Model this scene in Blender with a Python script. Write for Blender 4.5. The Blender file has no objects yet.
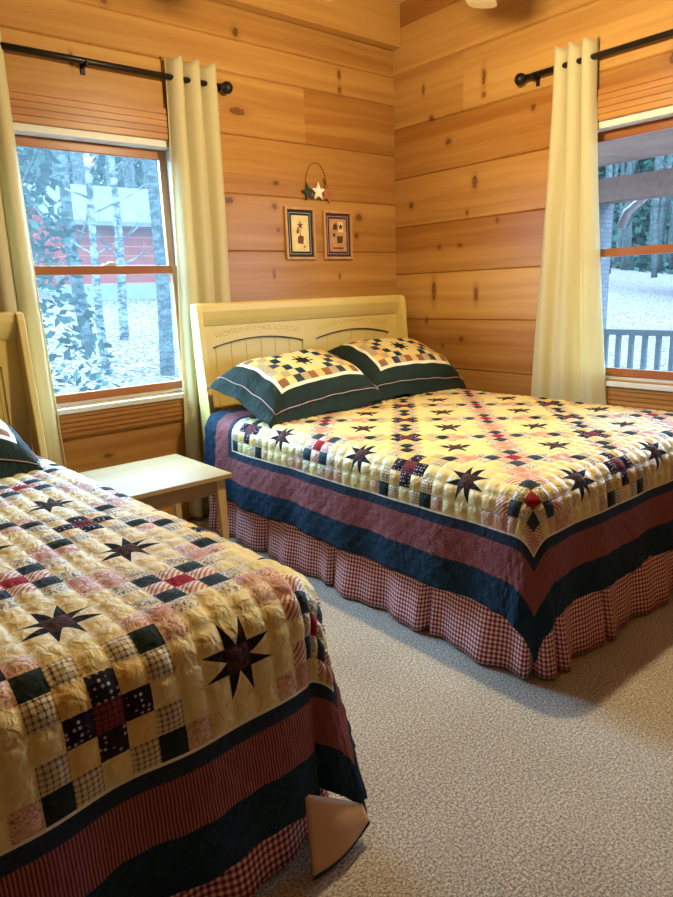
import bpy, bmesh, math, random
from math import pi, sin, cos, sqrt, atan2, hypot
from mathutils import Vector, Matrix, noise
random.seed(7)
SC = bpy.context.scene
COL = SC.collection
# ------------------------------------------------------------------ camera
CAM = Vector((-3.62, -3.60, 1.35))
R = Matrix(((0.7641088, 0.1752683, -0.62082105), (-0.64410674, 0.15424519, -0.74922288), (-0.03555636, 0.97236282, 0.2307516)))
cam = bpy.data.objects.new('camera', bpy.data.cameras.new('camera'))
COL.objects.link(cam)
cam.data.sensor_fit = 'VERTICAL'; cam.data.sensor_height = 36.0; cam.data.lens = 662.6 / 897 * 36
cam.data.clip_start = 0.02; cam.data.clip_end = 300
cam.matrix_world = Matrix.Translation(CAM) @ R.to_4x4()
SC.camera = cam
# ------------------------------------------------------------------ world and exposure
SC.view_settings.view_transform = 'Standard'; SC.view_settings.look = 'None'
SC.view_settings.gamma = 1; SC.view_settings.use_curve_mapping = False
SC.view_settings.exposure = 0.12
wd = bpy.data.worlds.new('overcast_sky'); SC.world = wd; wd.use_nodes = True
bg = wd.node_tree.nodes['Background']
bg.inputs[0].default_value = (0.38, 0.68, 1.0, 1); bg.inputs[1].default_value = 40.0
LAMP_POWER = 145.0
LAMP_COLOR = (1.0, 0.83, 0.50)
# light portals in the two window openings (they only guide sampling of the sky)
def portal(loc, rot, sx, sy):
    l = bpy.data.lights.new('window_portal', 'AREA'); l.shape = 'RECTANGLE'; l.size = sx; l.size_y = sy
    l.cycles.is_portal = True
    o = bpy.data.objects.new('window_portal', l); COL.objects.link(o); o.location = loc; o.rotation_euler = rot
portal((-2.17, 0.16, 1.5), (-pi/2, 0, 0), 0.9, 1.4)
portal((0.16, -2.15, 1.5), (0, pi/2, 0), 1.4, 1.4)

# ------------------------------------------------------------------ node helpers
class NT:
    def __init__(s, name, rough=0.6, spec=0.3, sheen=0.0):
        s.m = bpy.data.materials.new(name); s.m.use_nodes = True
        s.t = s.m.node_tree; s.n = s.t.nodes
        s.p = s.n['Principled BSDF']
        s.p.inputs['Roughness'].default_value = rough
        s.p.inputs['Specular IOR Level'].default_value = spec
        if sheen: s.p.inputs['Sheen Weight'].default_value = sheen
    def new(s, ty, **kw):
        n = s.n.new(ty)
        for k, v in kw.items(): setattr(n, k, v)
        return n
    def put(s, sock, v):
        if isinstance(v, (int, float)): sock.default_value = v
        elif isinstance(v, (tuple, list)):
            sock.default_value = tuple(v) if len(v) == len(sock.default_value) else tuple(v) + (1,)
        else: s.t.links.new(v, sock)
    def math(s, op, a, b=0.0, c=0.0, clamp=False):
        n = s.new('ShaderNodeMath', operation=op); n.use_clamp = clamp
        s.put(n.inputs[0], a); s.put(n.inputs[1], b); s.put(n.inputs[2], c)
        return n.outputs[0]
    def mix(s, f, a, b):
        n = s.new('ShaderNodeMix', data_type='RGBA')
        s.put(n.inputs['Factor'], f); s.put(n.inputs[6], a); s.put(n.inputs[7], b)
        return n.outputs[2]
    def coord(s, which='Object'): return s.new('ShaderNodeTexCoord').outputs[which]
    def scale(s, v, sc, rot=(0, 0, 0), loc=(0, 0, 0)):
        n = s.new('ShaderNodeMapping'); s.put(n.inputs[0], v); n.inputs['Scale'].default_value = sc
        n.inputs['Rotation'].default_value = rot; n.inputs['Location'].default_value = loc
        return n.outputs[0]
    def noise(s, v, scale=5, detail=3, rough=0.5, dist=0.0):
        n = s.new('ShaderNodeTexNoise'); s.put(n.inputs['Vector'], v)
        n.inputs['Scale'].default_value = scale; n.inputs['Detail'].default_value = detail
        n.inputs['Roughness'].default_value = rough; n.inputs['Distortion'].default_value = dist
        return n.outputs[0]
    def vor(s, v, scale=5, out='Distance', rand=1.0):
        n = s.new('ShaderNodeTexVoronoi'); s.put(n.inputs['Vector'], v)
        n.inputs['Scale'].default_value = scale; n.inputs['Randomness'].default_value = rand
        return n.outputs[out]
    def ramp(s, f, stops):
        n = s.new('ShaderNodeValToRGB'); s.put(n.inputs[0], f)
        while len(n.color_ramp.elements) < len(stops): n.color_ramp.elements.new(0.5)
        for e, (p, c) in zip(n.color_ramp.elements, stops):
            e.position = p; e.color = tuple(c) + (1,) if len(c) == 3 else c
        return n.outputs[0]
    def sep(s, v):
        n = s.new('ShaderNodeSeparateXYZ'); s.put(n.inputs[0], v); return n.outputs
    def comb(s, x, y, z):
        n = s.new('ShaderNodeCombineXYZ'); s.put(n.inputs[0], x); s.put(n.inputs[1], y); s.put(n.inputs[2], z); return n.outputs[0]
    def bump(s, h, strength=0.3, dist=0.01):
        n = s.new('ShaderNodeBump'); n.inputs['Strength'].default_value = strength
        n.inputs['Distance'].default_value = dist; s.put(n.inputs['Height'], h)
        s.t.links.new(n.outputs[0], s.p.inputs['Normal'])
    def col(s, c): s.put(s.p.inputs['Base Color'], c); return s
    def attr(s, name):
        n = s.new('ShaderNodeAttribute'); n.attribute_name = name; return n.outputs['Fac']

def plain(name, c, rough=0.6, spec=0.3, metal=0.0, var=0.12, nscale=20, bump=0.0):
    t = NT(name, rough, spec)
    t.p.inputs['Metallic'].default_value = metal
    f = t.noise(t.coord(), nscale, 3)
    d = tuple(x * (1 - var) for x in c); l = tuple(min(1, x * (1 + var)) for x in c)
    t.col(t.ramp(f, [(0.3, d), (0.7, l)]))
    if bump: t.bump(f, bump, 0.005)
    return t.m

# ------------------------------------------------------------------ mesh helpers
class MB:
    def __init__(s): s.v = []; s.f = []; s.m = []; s.uv = None; s.at = []
    def face(s, idx, m=0): s.f.append(idx); s.m.append(m)
    def box(s, c0, c1, m=0, T=None):
        b = len(s.v)
        for x in (c0[0], c1[0]):
            for y in (c0[1], c1[1]):
                for z in (c0[2], c1[2]):
                    p = Vector((x, y, z)); s.v.append(T @ p if T else p)
        for q in ((0,1,3,2),(4,6,7,5),(0,4,5,1),(2,3,7,6),(0,2,6,4),(1,5,7,3)): s.face([b+i for i in q], m)
        return s
    def prism(s, pts, axis, a, b, m=0):
        """polygon of 2D pts extruded along axis from a to b"""
        def P(p, w):
            return {0: Vector((w, p[0], p[1])), 1: Vector((p[0], w, p[1])), 2: Vector((p[0], p[1], w))}[axis]
        n = len(pts); o = len(s.v)
        s.v += [P(p, a) for p in pts] + [P(p, b) for p in pts]
        for i in range(n): s.face([o+i, o+(i+1) % n, o+n+(i+1) % n, o+n+i], m)
        s.face([o+i for i in range(n)][::-1], m); s.face([o+n+i for i in range(n)], m)
        return s
    def tube(s, pts, r, seg=8, m=0, cap=True):
        pts = [Vector(p) for p in pts]; n = len(pts)
        rr = r if isinstance(r, (list, tuple)) else [r]*n
        o = len(s.v); up = None
        for i, p in enumerate(pts):
            d = (pts[min(i+1, n-1)] - pts[max(i-1, 0)]).normalized()
            if up is None:
                up = Vector((0, 0, 1)) if abs(d.z) < 0.9 else Vector((1, 0, 0))
            a = d.cross(up).normalized(); b = a.cross(d).normalized(); up = b
            for k in range(seg):
                w = 2*pi*k/seg; s.v.append(p + (a*cos(w) + b*sin(w))*rr[i])
        for i in range(n-1):
            for k in range(seg):
                k2 = (k+1) % seg
                s.face([o+i*seg+k, o+i*seg+k2, o+(i+1)*seg+k2, o+(i+1)*seg+k], m)
        if cap:
            s.face([o+k for k in range(seg)][::-1], m); s.face([o+(n-1)*seg+k for k in range(seg)], m)
        return s
    def lathe(s, prof, c, seg=20, m=0, axis=2):
        o = len(s.v); c = Vector(c)
        for (r, z) in prof:
            for k in range(seg):
                w = 2*pi*k/seg
                p = (r*cos(w), r*sin(w), z)
                if axis == 0: p = (p[2], p[0], p[1])
                if axis == 1: p = (p[0], p[2], p[1])
                s.v.append(c + Vector(p))
        for i in range(len(prof)-1):
            for k in range(seg):
                k2 = (k+1) % seg
                s.face([o+i*seg+k, o+i*seg+k2, o+(i+1)*seg+k2, o+(i+1)*seg+k], m)
        return s
    def grid(s, fn, nu, nv, m=0, uvfn=None):
        o = len(s.v)
        for j in range(nv+1):
            for i in range(nu+1): s.v.append(Vector(fn(i/nu, j/nv)))
        for j in range(nv):
            for i in range(nu):
                a = o+j*(nu+1)+i; s.face([a, a+1, a+nu+2, a+nu+1], m)
        return s
    def build(s, name, mats, parent=None, bevel=0.0, smooth=False, loc=None, normals=True, solid=0.0, uv=None, subsurf=0):
        me = bpy.data.meshes.new(name)
        me.from_pydata([tuple(v) for v in s.v], [], s.f)
        if not isinstance(mats, (list, tuple)): mats = [mats]
        for m in mats: me.materials.append(m)
        for p, mi in zip(me.polygons, s.m): p.material_index = mi
        if uv:
            l = me.uv_layers.new(name='uv')
            for lp in me.loops: l.data[lp.index].uv = uv[lp.vertex_index]
        for nm, vals in s.at:
            a = me.attributes.new(nm, 'FLOAT', 'FACE')
            for i, v in enumerate(vals): a.data[i].value = v
        if normals:
            bm = bmesh.new(); bm.from_mesh(me); bmesh.ops.recalc_face_normals(bm, faces=bm.faces); bm.to_mesh(me); bm.free()
        if smooth:
            for p in me.polygons: p.use_smooth = True
        o = bpy.data.objects.new(name, me); COL.objects.link(o)
        if parent: o.parent = parent
        if loc: o.location = loc
        if solid:
            d = o.modifiers.new('s', 'SOLIDIFY'); d.thickness = solid; d.offset = 0
        if bevel:
            b = o.modifiers.new('b', 'BEVEL'); b.width = bevel; b.segments = 2; b.limit_method = 'ANGLE'; b.angle_limit = 0.6
        if subsurf:
            q = o.modifiers.new('q', 'SUBSURF'); q.levels = subsurf; q.render_levels = subsurf
        return o
def tag(o, label, cat, group=None, kind=None):
    if label: o['label'] = label
    if cat: o['category'] = cat
    if group: o['group'] = group
    if kind: o['kind'] = kind
    return o
def thing(name, label, cat, loc=(0, 0, 0), group=None, rz=0):
    o = bpy.data.objects.new(name, None); COL.objects.link(o); o.location = loc; o.rotation_euler = (0, 0, rz)
    o.empty_display_size = 0.1
    return tag(o, label, cat, group)
def struct(o, label=None):
    o['kind'] = 'structure'
    if label: o['label'] = label
    return o
def copy_tree(o, parent=None):
    c = o.copy(); COL.objects.link(c); c.parent = parent
    for ch in list(o.children): copy_tree(ch, c)
    return c

# ------------------------------------------------------------------ wood materials
def wood(name, dark, light, axis=0, knots=(), rough=0.35, spec=0.35, grain=1.0, tone=True, auto_knots=True, kplane=0):
    """axis = grain direction in object space (0 x, 1 y, 2 z); knots = (a, z, half length, half height) along grain, height"""
    t = NT(name, rough, spec)
    v = t.coord(); s = t.sep(v)
    al = [s[0], s[1], s[2]]
    sc = [11, 11, 11]; sc[axis] = 0.35
    warp = t.noise(v, 1.7, 2)
    tn = t.attr('tone') if tone else 0.5
    off = t.math('MULTIPLY', tn, 17.3)
    m = t.new('ShaderNodeVectorMath', operation='ADD'); t.put(m.inputs[0], v); t.put(m.inputs[1], t.comb(off, off, t.math('MULTIPLY', warp, 0.05)))
    g = t.noise(t.scale(m.outputs[0], tuple(sc)), 1.6*grain, 4, 0.55, 0.25)
    fine = t.noise(t.scale(m.outputs[0], tuple(q*5 for q in sc)), 2.0, 3, 0.7)
    broad = t.noise(t.scale(m.outputs[0], tuple(q*0.35 for q in sc)), 1.0, 2)
    f = t.math('ADD', t.math('MULTIPLY', g, 0.42), t.math('ADD', t.math('MULTIPLY', fine, 0.12), t.math('MULTIPLY', broad, 0.46)))
    if tone: f = t.math('ADD', f, t.math('MULTIPLY', t.math('SUBTRACT', tn, 0.5), 0.22))
    c = t.ramp(f, [(0.36, dark), (0.50, tuple((a+b)/2 for a, b in zip(dark, light))), (0.63, light)])
    if auto_knots:
        ks = [2.0, 2.0, 2.0]; ks[axis] = 1.1
        kv = t.scale(m.outputs[0], tuple(ks))
        n = t.new('ShaderNodeTexVoronoi'); t.put(n.inputs['Vector'], kv); n.inputs['Scale'].default_value = 1.0
        sel = t.math('GREATER_THAN', t.sep(n.outputs['Color'])[0], 0.62)
        k = t.math('MULTIPLY', sel, t.math('SUBTRACT', 1.0, t.math('MULTIPLY', n.outputs['Distance'], 22.0), clamp=True))
        c = t.mix(t.math('MULTIPLY', t.math('POWER', k, 0.6), 0.8, clamp=True), c, (0.12, 0.035, 0.008))
    hx = al[axis]; hz = al[2]
    tot = None; halo = None
    for (a, z, ra, rz) in knots:
        dx = t.math('DIVIDE', t.math('SUBTRACT', hx, a), ra); dz = t.math('DIVIDE', t.math('SUBTRACT', hz, z), rz)
        d2 = t.math('ADD', t.math('MULTIPLY', dx, dx), t.math('MULTIPLY', dz, dz))
        tot = d2 if tot is None else t.math('MINIMUM', tot, d2)
    if tot is not None:
        wob = t.math('ADD', tot, t.math('MULTIPLY', t.math('SUBTRACT', t.noise(v, 45, 2), 0.5), 1.6))
        k = t.ramp(wob, [(0.0, (0.75,)*3), (0.30, (0.45,)*3), (0.6, (0.9,)*3), (1.0, (0.0,)*3)])
        hl = t.math('SUBTRACT', 1.0, t.math('MULTIPLY', tot, 0.2), clamp=True)
        c = t.mix(t.math('MULTIPLY', hl, 0.45), c, tuple(x*0.72 for x in dark))
        c = t.mix(t.math('MULTIPLY', k, 1.0), c, (0.085, 0.018, 0.006))
    t.col(c)
    t.bump(f, 0.12, 0.003)
    return t.m

KA = [(-2.25,2.51,.012,.035),(-2.20,2.34,.03,.012),(-1.30,2.40,.055,.022),(-0.50,2.72,.014,.03),(-0.5,2.63,.014,.02),(-1.62,2.44,.02,.012),
      (-1.72,2.30,.018,.014),(-1.05,2.02,.022,.014),(-1.40,1.90,.03,.02),(-0.36,1.845,.028,.024),(-0.385,1.72,.018,.02),(-1.28,2.82,.02,.025),
      (-1.05,1.74,.012,.012),(-1.10,1.47,.01,.03),(-0.55,1.45,.01,.02),(-2.05,2.83,.02,.03),(-2.3,.5,.03,.012),(-1.07,1.88,.02,.018)]
KB = [(-0.16,1.92,.02,.022),(-0.28,2.64,.012,.03),(-0.78,2.60,.016,.05),(-0.78,2.50,.016,.016),(-1.14,2.35,.018,.018),(-0.50,2.28,.024,.02),
      (-0.72,2.0,.02,.04),(-0.66,1.82,.012,.02),(-0.42,1.62,.018,.014),(-0.60,1.62,.02,.014),(-0.37,1.33,.02,.07),(-0.74,1.30,.018,.05),
      (-0.30,1.12,.012,.02),(-0.62,1.0,.02,.02),(-0.45,.95,.012,.016),(-1.95,2.41,.04,.036),(-0.35,2.45,.02,.02),(-0.9,1.75,.014,.02)]
# wall logs are in world coordinates (objects at the origin), so knots sit at fixed spots
PINE_D, PINE_L = (0.33, 0.125, 0.022), (0.58, 0.31, 0.085)
M_wallA = wood('pine_log_back', PINE_D, PINE_L, 0, KA, auto_knots=False)
M_wallB = wood('pine_log_right', PINE_D, PINE_L, 1, KB, auto_knots=False)
M_ceil = wood('pine_ceiling', (0.70, 0.47, 0.20), (0.85, 0.62, 0.32), 0, rough=0.5)
M_trim = wood('stained_pine_trim', (0.34, 0.12, 0.024), (0.56, 0.27, 0.075), 0, tone=False, auto_knots=False)
M_trimy = wood('stained_pine_trim_side', (0.34, 0.12, 0.024), (0.56, 0.27, 0.075), 1, tone=False, auto_knots=False)
M_trimz = wood('pine_trim_upright', (0.50, 0.21, 0.045), (0.74, 0.38, 0.11), 2, tone=False, auto_knots=False)
M_sash = wood('sash_wood', (0.26, 0.075, 0.018), (0.42, 0.14, 0.035), 0, tone=False, auto_knots=False)
M_sashz = wood('sash_wood_upright', (0.34, 0.13, 0.035), (0.50, 0.22, 0.07), 2, tone=False, auto_knots=False)
M_vinyl = plain('white_vinyl', (0.72, 0.70, 0.64), 0.4, var=0.04)
M_table = wood('pale_birch', (0.34, 0.21, 0.085), (0.50, 0.35, 0.165), 0, rough=0.42, spec=0.25, tone=False, auto_knots=False)
M_tablez = wood('pale_birch_leg', (0.50, 0.31, 0.12), (0.68, 0.48, 0.22), 2, rough=0.35, tone=False, auto_knots=False)
M_cream = plain('cream_paint', (0.80, 0.60, 0.21), 0.38, 0.4, var=0.03, nscale=6)
M_groove = plain('dark_glaze_line', (0.10, 0.05, 0.02), 0.6)
M_iron = plain('black_iron', (0.022, 0.018, 0.015), 0.35, 0.5, metal=0.6)

# ------------------------------------------------------------------ room shell
XL, YN, ZC = -5.3, -4.9, 3.22
WA = (-2.64, -1.72, 0.80, 2.19)     # window in the back wall: x0 x1 z0 z1
WB = (-2.75, -1.42, 0.80, 2.19)     # window in the right wall: y0 y1 z0 z1
def log_wall(name, axis, lo, hi, seams, opening, depth, mat, joints=()):
    """horizontal boards with chamfered seams; opening=(a0,a1,z0,z1)"""
    mb = MB(); tones = []
    rnd = random.Random(name)
    zs = sorted(set([0.0, ZC] + [z for z in seams if 0 < z < ZC]))
    for i in range(len(zs)-1):
        z0, z1 = zs[i], zs[i+1]
        tone = rnd.uniform(0.25, 0.75)
        cuts = [z0] + ([q for q in (opening[2], opening[3]) if z0 < q < z1] if opening else []) + [z1]
        for a, b in zip(cuts[:-1], cuts[1:]):
            mid = (a+b)/2
            if opening and opening[2] < mid < opening[3]: spans = [(lo, opening[0]), (opening[1], hi)]
            else: spans = [(lo, hi)]
            for (p, q) in spans:
                js = [j for j in joints if j[1] < mid < j[2] and p < j[0] < q]
                seg = [p] + [j[0] for j in js] + [q]
                for n, (u, w) in enumerate(zip(seg[:-1], seg[1:])):
                    tt = tone if n == 0 else js[n-1][3]
                    k = 0.010; e0 = k if a == z0 else 0; e1 = k if b == z1 else 0
                    f0 = 0.0
                    pts = [(-depth if False else depth, a), (depth, b), (e1, b), (0, b-e1*0.7), (0, a+e0*0.7), (e0, a)]
                    before = len(mb.f)
                    if axis == 0: # along x, front faces -y ; pts are (y,z)
                        mb.prism([(y, z) for y, z in pts], 0, u, w)
                    else:
                        # along y, front faces -x ; prism along y needs (x,z)
                        mb.prism([(y, z) for y, z in pts], 1, u, w)
                    tones += [tt]*(len(mb.f)-before)
    mb.at = [('tone', tones)]
    return struct(mb.build(name, mat))
seamA = [.29, .62, .95, 1.28, 1.61, 1.94, 2.27, 2.60, 2.78, 2.95]
seamB = [.13, .46, .79, 1.13, 1.45, 1.78, 2.11, 2.44, 2.79, 3.08]
log_wall('wall_back', 0, XL, 0.0, seamA, WA, 0.16, M_wallA, joints=[(-0.80, 2.27, 2.60, 0.12)])
log_wall('wall_right', 1, YN, 0.16, seamB, WB, 0.16, M_wallB, joints=[(-0.62, 2.44, 2.79, 0.5)])
# unseen walls behind and beside the camera, darkened to cut bounced lamp light
M_dark = wood('low_bounce_pine', (0.12, 0.05, 0.015), (0.22, 0.10, 0.03), 0, auto_knots=False)
mbw = MB(); mbw.box((XL-0.16, YN, 0), (XL, 0.16, ZC)); mbw.at = [('tone', [0.5]*6)]; struct(mbw.build('wall_left', M_dark))
mbw = MB(); mbw.box((XL-0.16, YN-0.16, 0), (0.16, YN, ZC)); mbw.at = [('tone', [0.5]*6)]; struct(mbw.build('wall_front', M_dark))
mbc = MB(); tn = []
for i in range(38):
    y0 = YN + i*0.135; b = len(mbc.f)
    mbc.box((XL, y0+0.002, ZC), (0.16, min(y0+0.133, .16), ZC+0.05)); tn += [random.uniform(.3, .8)]*(len(mbc.f)-b)
mbc.box((XL, YN, ZC+0.05), (0.16, 0.16, ZC+0.1)); tn += [0.5]*6
mbc.at = [('tone', tn)]; struct(mbc.build('ceiling', M_ceil))
# top plate beam along the back wall
mbb = MB(); mbb.box((XL, -0.075, 2.95), (0.0, 0.0, ZC)); mbb.at = [('tone', [0.75]*6)]
struct(mbb.build('trim_1', M_wallA, bevel=0.004))
# carpet
t = NT('beige_carpet', 0.95, 0.1, 0.3)
v = t.coord()
n1 = t.noise(v, 300, 3, 0.7); n2 = t.noise(v, 135, 3, 0.75); n3 = t.noise(v, 3, 2)
f = t.math('ADD', t.math('ADD', t.math('MULTIPLY', n1, 0.45), t.math('MULTIPLY', n2, 0.5)), t.math('MULTIPLY', n3, 0.06))
t.col(t.ramp(f, [(0.42, (0.14, 0.095, 0.06)), (0.50, (0.54, 0.44, 0.33)), (0.57, (0.96, 0.86, 0.72))]))
t.bump(f, 1.0, 0.012)
mbf = MB(); mbf.box((XL, YN, -0.1), (0, 0, 0)); struct(mbf.build('floor', t.m))
mbq = MB(); mbq.box((XL, -0.016, 0), (0, 0, 0.11)); struct(mbq.build('baseboard_back', M_trim, bevel=0.003))
mbq = MB(); mbq.box((-0.016, YN, 0), (0, -0.016, 0.11)); struct(mbq.build('baseboard_right', M_trimy, bevel=0.003))

# ------------------------------------------------------------------ windows
tg = NT('window_glass', 0.03, 0.5)
o_ = tg.n['Material Output']
tr = tg.new('ShaderNodeBsdfTransparent'); tr.inputs[0].default_value = (0.93, 0.97, 0.98, 1)
gl = tg.new('ShaderNodeBsdfGlossy'); gl.inputs['Roughness'].default_value = 0.02
mx = tg.new('ShaderNodeMixShader'); mx.inputs[0].default_value = 0.0004
tg.t.links.new(tr.outputs[0], mx.inputs[1]); tg.t.links.new(gl.outputs[0], mx.inputs[2]); tg.t.links.new(mx.outputs[0], o_.inputs[0])
M_glass = tg.m
ts = NT('haze_sheet', 0.8, 0.1)  # thin pale veil that lays haze over the view outside
tr = ts.new('ShaderNodeBsdfTransparent'); df = ts.new('ShaderNodeBsdfTranslucent'); df.inputs[0].default_value = (0.75, 0.85, 0.88, 1)
mx = ts.new('ShaderNodeMixShader')
sc_ = ts.math('ADD', 0.015, ts.math('MULTIPLY', ts.noise(ts.coord(), 140, 2), 0.03))
ts.put(mx.inputs[0], sc_)
ts.t.links.new(tr.outputs[0], mx.inputs[1]); ts.t.links.new(df.outputs[0], mx.inputs[2]); ts.t.links.new(mx.outputs[0], ts.n['Material Output'].inputs[0])
M_haze = ts.m

def fluted(mb, a0, a1, z0, z1, along, th=0.022, T=None, n=5, m=0):
    """a fluted board: rails along 'a' (along=0) or along z (along=1), front towards -depth, as bars on a base"""
    mb.box((a0, -th*0.55, z0), (a1, 0, z1), m, T)
    if along == 0:
        h = (z1-z0)/n
        for i in range(n): mb.box((a0, -th*0.85, z0+h*(i+0.10)), (a1, -th*0.5, z0+h*(i+0.90)), m, T)
    else:
        h = (a1-a0)/n
        for i in range(n): mb.box((a0+h*(i+0.12), -th, z0), (a0+h*(i+0.88), -th*0.5, z1), m, T)

def window(num, opening, T, mh, mv, msash, has_left):
    """T maps local (a, depth (+ = outside), z) to the world"""
    a0, a1, z0, z1 = opening
    root = thing('window_%d' % num, None, None); root['kind'] = 'structure'
    W = 0.13
    mb = MB(); fluted(mb, a0-W, a1+W, z1, z1+W+0.03, 0, T=T); mb.build('casing', mh, root)
    mb = MB(); fluted(mb, a0-W, a1+W, z0-W-0.03, z0-0.03, 0, T=T); mb.build('casing', mh, root)
    mb = MB(); fluted(mb, a0-W, a0, z0, z1, 1, T=T); mb.build('casing', mv, root)
    mb = MB(); fluted(mb, a1, a1+W, z0, z1, 1, T=T); mb.build('casing', mv, root)
    mb = MB(); mb.box((a0-W, -0.032, z0-0.032), (a1+W, 0.05, z0-0.004), 0, T); mb.build('sill', M_vinyl, root, bevel=0.004)
    # jamb box
    mb = MB()
    mb.box((a0, 0.0, z1-0.035), (a1, 0.155, z1), 0, T); mb.box((a0, 0.0, z0), (a0+0.022, 0.155, z1-0.035), 0, T)
    mb.box((a1-0.022, 0.0, z0), (a1, 0.155, z1-0.035), 0, T); mb.box((a0, 0.05, z0-0.004), (a1, 0.155, z0+0.018), 0, T)
    mb.build('frame', M_vinyl, root, bevel=0.002)
    zm = 1.505; b0, b1 = a0+0.022, a1-0.022
    for nm, d0, d1, s0, s1, r0, r1 in (('upper_sash', 0.085, 0.115, zm-0.02, z1-0.035, 0.04, 0.05), ('lower_sash', 0.045, 0.075, z0+0.018, zm+0.024, 0.045, 0.045)):
        mb = MB(); st = 0.042
        mb.box((b0+st, d0, s0), (b1-st, d1, s0+r0), 0, T); mb.box((b0+st, d0, s1-r1), (b1-st, d1, s1), 0, T)
        mb.box((b0, d0, s0), (b0+st, d1, s1), 1, T); mb.box((b1-st, d0, s0), (b1, d1, s1), 1, T)
        fr = mb.build(nm, [msash, M_sashz], root, bevel=0.003)
        g = MB(); g.box((b0+st, (d0+d1)/2-0.002, s0+r0), (b1-st, (d0+d1)/2+0.002, s1-r1), 0, T); g.build('pane', M_glass, fr)
    lk = MB(); am = (a0+a1)/2+0.03
    lk.box((am-0.035, 0.05, zm+0.024), (am+0.035, 0.072, zm+0.034), 0, T); lk.box((am-0.012, 0.035, zm+0.034), (am+0.045, 0.055, zm+0.044), 0, T)
    lk.build('sash_lock', M_vinyl, root, bevel=0.002)
    s = MB(); q = [T @ Vector(p) for p in ((b0, 0.14, z0+0.018), (b1, 0.14, z0+0.018), (b1, 0.14, z1-0.035), (b0, 0.14, z1-0.035))]
    s.v += q; s.face([0, 1, 2, 3]); s.build('haze_sheet', M_haze, root, normals=False)  # added translucent sheet outside the panes, there for the haze
    return root
TA = Matrix.Identity(4)
TB = Matrix(((0, 1, 0, 0), (1, 0, 0, 0), (0, 0, 1, 0), (0, 0, 0, 1)))   # a -> y, depth -> x
window(1, WA, TA, M_trim, M_trimz, M_sash, True)
window(2, WB, TB, M_trimy, M_trimz, wood('sash_wood_side', (0.26, 0.075, 0.018), (0.42, 0.14, 0.035), 1, tone=False, auto_knots=False), False)

# ------------------------------------------------------------------ curtains and rods
def cloth(name, c, rough=0.75, trans=0.0, sheen=0.2):
    t = NT(name, rough, 0.15, sheen)
    v = t.coord()
    w = t.noise(t.scale(v, (1, 1, 0.1)), 350, 2)
    t.col(t.ramp(w, [(0.3, tuple(x*0.93 for x in c)), (0.7, c)]))
    t.bump(w, 0.12, 0.002)
    if trans:
        o = t.n['Material Output']; tl = t.new('ShaderNodeBsdfTranslucent'); tl.inputs[0].default_value = tuple(c)+(1,)
        mx = t.new('ShaderNodeMixShader'); mx.inputs[0].default_value = trans*1.3
        t.t.links.new(t.p.outputs[0], mx.inputs[1]); t.t.links.new(tl.outputs[0], mx.inputs[2]); t.t.links.new(mx.outputs[0], o.inputs[0])
    return t.m
M_curtain = cloth('ivory_curtain_cloth', (0.78, 0.68, 0.40), trans=0.22)
def curtain(label, T, a_top, a_bot, n, depth, ztop=2.60, zbot=0.03, phase=0.0, amp=0.028, seed=0, mid=None):
    mb = MB(); nu, nv = n*14, 60
    def fn(u, v):
        k = v**1.3
        z = ztop + (zbot-ztop)*v
        a0 = a_top[0]+(a_bot[0]-a_top[0])*k; a1 = a_top[1]+(a_bot[1]-a_top[1])*k
        if mid: # extra bulge
            bulge = sin(pi*min(1, v))*mid; a0 -= bulge*0; a1 += bulge
        w = u + 0.025*sin(5*v+seed+u*6)*v
        a = a0+(a1-a0)*w
        A = amp*(1-0.30*v)
        d = -depth + A*sin(2*pi*n*u+phase+0.9*v*sin(3*u+seed)) + 0.010*sin(2*pi*n*2.1*u+seed+4*v)*v
        a += 0.012*cos(2*pi*n*u+phase)*(1-v*.5)
        d += 0.008*noise.noise(Vector((a*5, z*3, seed)))
        return T @ Vector((a, d, z + (0.012*cos(2*pi*n*u+phase) if v == 0 else 0)))
    mb.grid(fn, nu, nv)
    return tag(mb.build('curtain', M_curtain, smooth=True, normals=False, solid=0.004), label, 'curtain', 'ivory grommet curtains beside the windows')
curtain('ivory curtain right of the back window, behind the nightstand', TA, (-1.77, -1.46), (-1.86, -1.50), 3, 0.052, phase=0.6, seed=1)
curtain('ivory curtain left of the back window, beside the nearer headboard', TA, (-2.95, -2.57), (-2.98, -2.545), 4, 0.052, phase=2.0, seed=4)
curtain('ivory curtain on the right wall, behind the farther bed', TB, (-1.545, -1.30), (-1.78, -1.17), 3, 0.052, phase=1.2, seed=7)
def rod(label, T, a0, a1, z, depth, ball_at, brackets):
    root = thing('curtain_rod', label, 'curtain rod')
    mb = MB(); mb.tube([T @ Vector((a0, -depth, z)), T @ Vector((a1, -depth, z))], 0.0155, 12); mb.build('rod', M_iron, root, smooth=True)
    for e in ball_at:
        mb = MB(); sgn = 1 if e == a1 else -1
        c = T @ Vector((e+sgn*0.028, -depth, z))
        mb.lathe([(0.0001, -0.034), (0.018, -0.029), (0.029, -0.017), (0.034, 0), (0.029, 0.017), (0.018, 0.029), (0.0001, 0.034)], c, 18)
        mb.tube([T @ Vector((e-sgn*0.008, -depth, z)), T @ Vector((e+sgn*0.004, -depth, z))], 0.019, 12)
        mb.build('finial', M_iron, root, smooth=True)
    for b in brackets:
        mb = MB(); mb.box((b-0.012, -0.008, z-0.05), (b+0.012, 0, z+0.03), 0, T); mb.box((b-0.006, -depth-0.006, z-0.024), (b+0.006, -0.004, z-0.013), 0, T)
        mb.box((b-0.006, -depth-0.022, z-0.024), (b+0.006, -depth-0.014, z+0.006), 0, T)
        mb.build('bracket', M_iron, root, bevel=0.002)
rod('black iron curtain rod with ball finial over the back window', TA, -3.05, -1.42, 2.50, 0.052, [-1.42, -3.05], [-1.44, -2.2, -3.0])
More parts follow.
